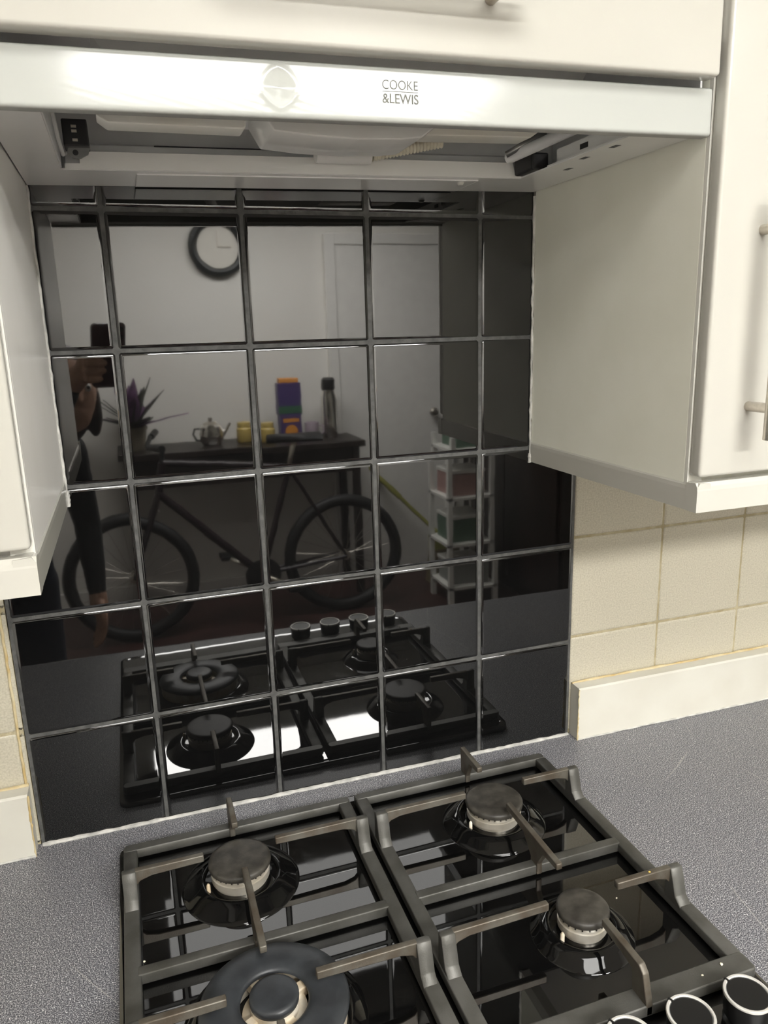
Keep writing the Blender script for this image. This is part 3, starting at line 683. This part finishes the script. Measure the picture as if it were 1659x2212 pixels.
ht, hb, st = (-.085, .005), (-.115, -.130), (.535, -.06)
P3 = lambda p, dy=0: (p[0], BY+dy, p[1])
bm = B(); tube(bm, [P3(ht), P3(hb)], .020, 14); tube(bm, [P3(hb), P3((BBX, BBZ))], .021, 14); tube(bm, [P3(ht), P3(st)], .016, 14); tube(bm, [P3((BBX, BBZ)), P3(st)], .016, 14)
for s in (-.045, .045):
    tube(bm, [P3((BBX, BBZ), s*.4), P3(RW, s)], .010, 10); tube(bm, [P3(st, s*.3), P3(RW, s)], .008, 10)
obj('bike_frame', bm, 'bike_paint', bk, True)
bm = B()
for s in (-.045, .045): tube(bm, [P3(hb, s*.5), P3((-.17, -.28), s), P3(FW, s)], [.014, .014, .010], 10)
tube(bm, [P3(hb, -.03), P3(hb, .03)], .014, 10); obj('fork', bm, 'bike_paint', bk, True)
bm = B(); tube(bm, [P3(ht), P3((-.075, .075))], .013, 10); tube(bm, [P3((-.075, .075)), P3((-.145, .085))], .013, 10)
tube(bm, [(-.10, BY-.30, .115), (-.125, BY-.2, .105), (-.145, BY-.06, .085), (-.145, BY+.06, .085), (-.125, BY+.2, .105), (-.10, BY+.30, .115)], .011, 10); obj('handlebar', bm, 'rubber', bk, True)
for s in (-1, 1): obj('grip', tube(B(), [(-.117, BY+s*.22, .108), (-.09, BY+s*.33, .118)], .017, 12), 'rubber', bk, True)
obj('seat_post', tube(B(), [P3(st), P3((.575, .085))], .013, 10), 'alu', bk, True)
bm = B(); rows = []
for i in range(9):
    u = i/8; x = .43+.28*u; wd = .016+.062*max(0, (u-.25)/.75)**1.3; rows.append([bm.verts.new((x, BY+wd*math.sin(a), .085+.030*math.cos(a)*(1 if math.cos(a) > 0 else .6))) for a in [2*math.pi*k/12 for k in range(12)]])
for i in range(8):
    for k in range(12): bm.faces.new((rows[i][k], rows[i][(k+1) % 12], rows[i+1][(k+1) % 12], rows[i+1][k]))
bm.faces.new(rows[0]); bm.faces.new(rows[-1]); obj('saddle', bm, 'rubber', bk, True)
cr = obj('chainring', lathe(B(), [(.085, BY+.040), (.090, BY+.043), (.085, BY+.046), (.03, BY+.046)], (BBX, 0, BBZ), 40, 'y'), 'rubber', bk, True)
for s, a in ((1, -.5), (-1, math.pi-.5)):
    q = (BBX+.17*math.cos(a), BBZ+.17*math.sin(a)); k_ = obj('crank', tube(B(), [P3((BBX, BBZ), s*.06), P3(q, s*.07)], .011, 10), 'alu', bk, True)
    obj('pedal', bx(q[0]-.045, q[0]+.045, BY+min(s*.08, s*.17), BY+max(s*.08, s*.17), q[1]-.012, q[1]+.012, bev=.004), 'rubber', k_)
# broom leaning on the far wall
bd = Vector((1.15, YB+.02, -.20)); be = Vector((1.50, -3.16, FL+.30))
t = empty('broom', (1.52, -3.14, FL), 'yellow green handled broom leaning against the far door', 'broom')
obj('pole', tube(B(), [bd, bd.lerp(be, .45), bd.lerp(be, .46), be], [.016, .016, .012, .012], 12), 'broom_green', t, True)
obj('head', bx(1.43, 1.61, -3.19, -3.11, FL+.22, FL+.31, bev=.01), 'broom_green', t)
obj('bristles', prism(B(), [(1.44, FL+.225), (1.60, FL+.225), (1.635, FL+.002), (1.405, FL+.002)], 'y', -3.195, -3.105), 'broom_bristle', t)
# white storage trolley in front of the far door
RX0, RX1, RY0, RY1 = 1.345, 1.620, -2.96, -2.68
t = empty('storage_rack', ((RX0+RX1)/2, (RY0+RY1)/2, FL), 'white open storage rack standing in front of the far door', 'rack')
for x in (RX0, RX1-.025):
    for y in (RY0, RY1-.025): obj('post', bx(x, x+.025, y, y+.025, FL, .06), 'rack_white', t)
for z in (-.80, -.54, -.28, -.02): obj('shelf', bx(RX0, RX1, RY0, RY1, z, z+.018, bev=.002), 'rack_white', t)
for x0, x1, z, h, m, lab in ((1.38, 1.585, -.782, .15, 'box_grey', 'grey storage box on the lowest rack shelf'), (1.38, 1.57, -.522, .15, 'box_green', 'green storage box on the second rack shelf from the floor'), (1.38, 1.58, -.262, .14, 'box_pink', 'pink storage box on the third rack shelf from the floor'), (1.39, 1.56, -.002, .10, 'box_green', 'green storage box on the top rack shelf')):
    q = empty('storage_box', ((x0+x1)/2, (RY0+RY1)/2, z), lab, 'box', 'storage boxes on the rack')
    obj('body', bx(x0, x1, RY0+.04, RY1-.04, z, z+h-.02, bev=.004), m, q); obj('lid', bx(x0-.004, x1+.004, RY0+.036, RY1-.036, z+h-.02, z+h, bev=.004), 'rack_white', q)
# tall dark cupboard beside the door
q = empty('tall_cupboard', (2.02, -3.0, FL), 'tall dark cupboard against the right hand wall', 'cupboard')
obj('carcass', bx(1.80, 2.33, -3.46, -2.30, FL, 1.20, bev=.003), 'dark_wood', q)
for y0 in (-3.44, -2.875): 
    d = obj('door', bx(1.782, 1.80, y0, y0+.555, FL+.08, 1.19, bev=.003), 'dark_wood', q)
    yh = y0+.50 if y0 < -3 else y0+.05
    obj('handle', tube(B(), [(1.765, yh, -.05), (1.765, yh, .15)], .006, 10), 'steel_brush', d, True)
# ================================================================== THE PHOTOGRAPHER (reflected at the left of the tiles) AND PHONE
def blob(bm, c, r, sc=(1, 1, 1), sub=3, rot=None):
    vs = bmesh.ops.create_icosphere(bm, subdivisions=sub, radius=1.0)['verts']
    for v in vs:
        p = Vector((v.co.x*sc[0]*r, v.co.y*sc[1]*r, v.co.z*sc[2]*r))
        if rot is not None: p = rot @ p
        v.co = p + Vector(c)
def limb(bm, pts, rad):
    pts = [Vector(p) for p in pts]
    for i in range(len(pts)-1):
        tube(bm, [pts[i], pts[i+1]], [rad[i], rad[i+1]], 16)
    for p, r in zip(pts, rad): blob(bm, p, r, sub=2)
def remeshed(name, bm, voxel, smooth=6):
    me = bpy.data.meshes.new(name); bm.to_mesh(me); bm.free(); o = bpy.data.objects.new(name, me); COL.objects.link(o)
    m = o.modifiers.new('r', 'REMESH'); m.mode = 'VOXEL'; m.voxel_size = voxel
    k = o.modifiers.new('s', 'SMOOTH'); k.iterations = smooth; k.factor = .5
    dg = bpy.context.evaluated_depsgraph_get(); out = bpy.data.meshes.new_from_object(o.evaluated_get(dg)); bpy.data.objects.remove(o)
    b = bmesh.new(); b.from_mesh(out); bpy.data.meshes.remove(out); return b
FY = math.radians(-20); RZ = Matrix.Rotation(FY, 3, 'Z')     # the person faces the hob, turned a little to the right
HC = Vector((-.372, -1.235, .485))
def face(x, y, z): return HC + RZ @ Vector((x, y, z))         # x to the person's right, y forward
bm = B()
pel, wai, che, top, nek = Vector((-.640, -1.400, -.03)), Vector((-.625, -1.380, .08)), Vector((-.585, -1.345, .215)), Vector((-.535, -1.315, .300)), Vector((-.455, -1.280, .372))
for c, sc in ((pel, (.165, .115, .115)), (wai, (.135, .098, .12)), ((wai+che)/2, (.145, .100, .12)), (che, (.160, .108, .12)), (top, (.150, .090, .075))): blob(bm, c, 1, sc, rot=RZ)
limb(bm, [top, nek, HC+Vector((-.02, -.02, -.05))], [.062, .050, .048])
blob(bm, HC, 1, (.073, .092, .112), rot=RZ); blob(bm, face(0, .030, -.058), 1, (.050, .052, .052), rot=RZ)   # skull and jaw
blob(bm, face(0, .094, -.012), 1, (.011, .016, .022), rot=RZ); blob(bm, face(0, .100, -.022), .012)          # nose
for s in (-1, 1): blob(bm, face(s*.074, -.004, -.008), 1, (.010, .020, .030), rot=RZ)                         # ears
blob(bm, face(0, .078, -.055), 1, (.024, .010, .008), rot=RZ)                                                 # lips
sr, sl = top+RZ @ Vector((.150, -.01, .005)), top+RZ @ Vector((-.150, -.01, .005))
PHC = CAM - r2*.024 - u2*.052 - fw*.010
wl = PHC - r2*.070 - u2*.085 - fw*.050
er, el_ = sr+Vector((.020, -.075, -.225)), Vector((-.505, -1.085, .255))
wr = er+Vector((.010, .080, -.205))
limb(bm, [sr, (sr+er)/2, er, (er+wr)/2, wr], [.054, .047, .040, .036, .026])
limb(bm, [sl, (sl+el_)/2, el_, (el_+wl)/2, wl], [.054, .047, .040, .036, .026])
for s in (-1, 1):
    hp = pel+RZ @ Vector((s*.085, 0, -.05)); kn = Vector((hp.x+s*.02, hp.y+.03, -.45)); an = Vector((hp.x+s*.03, hp.y-.03, -.825))
    limb(bm, [hp, (hp+kn)/2, kn, (kn+an)/2+Vector((0, -.015, .03)), an], [.088, .072, .056, .052, .038])
    limb(bm, [an+Vector((0, -.03, -.035)), an+RZ @ Vector((0, .06, -.042)), an+RZ @ Vector((0, .145, -.048))], [.037, .036, .025])
body = remeshed('person_body', bm, .009, 5)
# hands with five fingers, finer
def hand(bm, w, s):
    edge = PHC + r2*(s*.039); palm = edge + r2*(s*.012) - u2*.030 - fw*.006
    limb(bm, [w, w.lerp(palm, .6)], [.026, .026])
    for k in range(4):                                   # knuckles along the edge of the phone
        kn = edge + r2*(s*.010) + u2*(-.052+k*.019) - fw*.004
        limb(bm, [w.lerp(palm, .7), kn], [.018, .0115])
        ln = (.8, 1.0, 1.05, .9)[k]
        p1 = kn + fw*(.018) + r2*(s*.002); p2 = p1 - r2*(s*.020*ln) + fw*.003; p3 = p2 - r2*(s*.016*ln) - fw*.004
        limb(bm, [kn, p1, p2, p3], [.0100, .0092, .0085, .0072])
    t0 = palm - fw*.010 + u2*.005; t1 = edge + u2*.000 - fw*.022; t2 = edge - r2*(s*.022) + u2*.018 - fw*.015
    limb(bm, [w.lerp(palm, .5), t0, t1, t2], [.016, .014, .0105, .0085])
def relaxed_hand(bm, w):
    dn = Vector((.02, .14, -.99)).normalized(); fo = Vector((.25, .97, .1)).normalized()
    limb(bm, [w, w+dn*.045], [.026, .027]); pc = w+dn*.075
    for k in range(4):
        kn = pc + fo*(.030-k*.020); ln = (.9, 1.05, 1.0, .8)[k]; inn = Vector((-.35, 0, 0))
        limb(bm, [w+dn*.04, kn], [.020, .0115]); d1 = (dn+inn*.3).normalized(); d2 = (dn+inn*1.2).normalized(); d3 = (dn*.8+inn*2).normalized()
        p1 = kn+d1*.036*ln; p2 = p1+d2*.026*ln; limb(bm, [kn, p1, p2, p2+d3*.018*ln], [.0105, .0095, .0085, .0072])
    t0 = w+dn*.030+fo*.026; t1 = t0+(dn+fo*.5).normalized()*.036; limb(bm, [w+dn*.01, t0, t1, t1+dn*.026], [.018, .0135, .0105, .0085])
for w_, fn in ((wl, lambda b: hand(b, wl, -1)), (wr, lambda b: relaxed_hand(b, wr))):
    hb_ = B(); fn(hb_); hb_ = remeshed('hand', hb_, .0032, 3)
    me_ = bpy.data.meshes.new('x'); hb_.to_mesh(me_); hb_.free(); body.from_mesh(me_); bpy.data.meshes.remove(me_)
pr = empty('person', (-.64, -1.40, FL), 'person in black standing at the left, holding up the phone', 'person')
bo = obj('body', body, 'skin', pr, True, angle=180)
for n in ('cloth_black', 'cloth_jeans', 'rubber'): bo.data.materials.append(MATS[n])
O_ = ORG[pr]
for p in bo.data.polygons:
    c = p.center + O_
    if c.z < FL+.07: k = 3
    elif (c-wr).dot(wr-er) > 0 and (c-wr).length < .20 and (c-(wr+(wr-er).normalized()*.08)).length < .125 and c.x > wr.x-.075: k = 0
    elif c.z < -.02 and not ((c-(er+wr)/2).length < .14 and c.x > sr.x-.05): k = 2
    elif (c-wl).dot(wl-el_) > 0 and (c-wl).length < .25 and c.y > -1.08: k = 0
    elif (c-nek).dot(HC-nek) > .004 and (c-HC).length < .17: k = 0
    else: k = 1
    p.material_index = k
bm = B(); blob(bm, face(0, -.016, .022), 1, (.083, .096, .103), rot=RZ); blob(bm, face(0, -.062, -.060), 1, (.074, .048, .095), rot=RZ)
for s in (-1, 1): blob(bm, face(s*.070, -.020, -.055), 1, (.020, .044, .080), rot=RZ)
hr = remeshed('hair', bm, .006, 4)
for v in hr.verts:                                        # open the hair over the face
    q = RZ.inverted() @ (v.co-HC)
    if q.y > .055 and q.z < .060: v.co = HC + RZ @ Vector((q.x, .055+(q.y-.055)*.15, q.z))
obj('hair', hr, 'hair_brown', pr, True, 'dark reddish brown hair', angle=180)
for s in (-1, 1):
    obj('eye', (lambda b: (blob(b, face(s*.030, .079, .008), .0115, sub=2), b)[1])(B()), 'white_paint', pr, True)
    obj('pupil', (lambda b: (blob(b, face(s*.030, .0875, .008), .0050, sub=2), b)[1])(B()), 'rubber', pr, True)
    obj('eyebrow', tube(B(), [face(s*.016, .088, .026), face(s*.030, .087, .030), face(s*.044, .078, .026)], .0030, 8), 'hair_brown', pr, True)
ph = empty('phone', PHC, 'phone in a dark red case held up in the left hand', 'phone')
def oriented(bm):
    R_ = Matrix((r2, u2, -fw)).transposed()
    for v in bm.verts: v.co = PHC + R_ @ v.co
    return bm
bm = B(); prism(bm, rrect(-.0375, .0375, -.0755, .0755, .010), 'z', -.0050, .0045, bev=.0012); obj('case', oriented(bm), 'phone_case', ph, True, angle=40)
bm = B(); prism(bm, rrect(-.0350, .0350, -.0730, .0730, .008), 'z', .0045, .0050); obj('screen', oriented(bm), 'phone_glass', ph)
bm = B(); prism(bm, rrect(.003, .034, .034, .072, .008), 'z', -.0062, -.0050); isl = obj('camera_island', oriented(bm), 'phone_case', ph)
for lx, ly in ((.0240, .0610), (.0240, .0430), (.0105, .0520)):
    bm = B(); lathe(bm, [(.0062, -.0078), (.0066, -.0062)], (lx, ly, 0), 20); obj('lens', oriented(bm), 'phone_glass', isl)
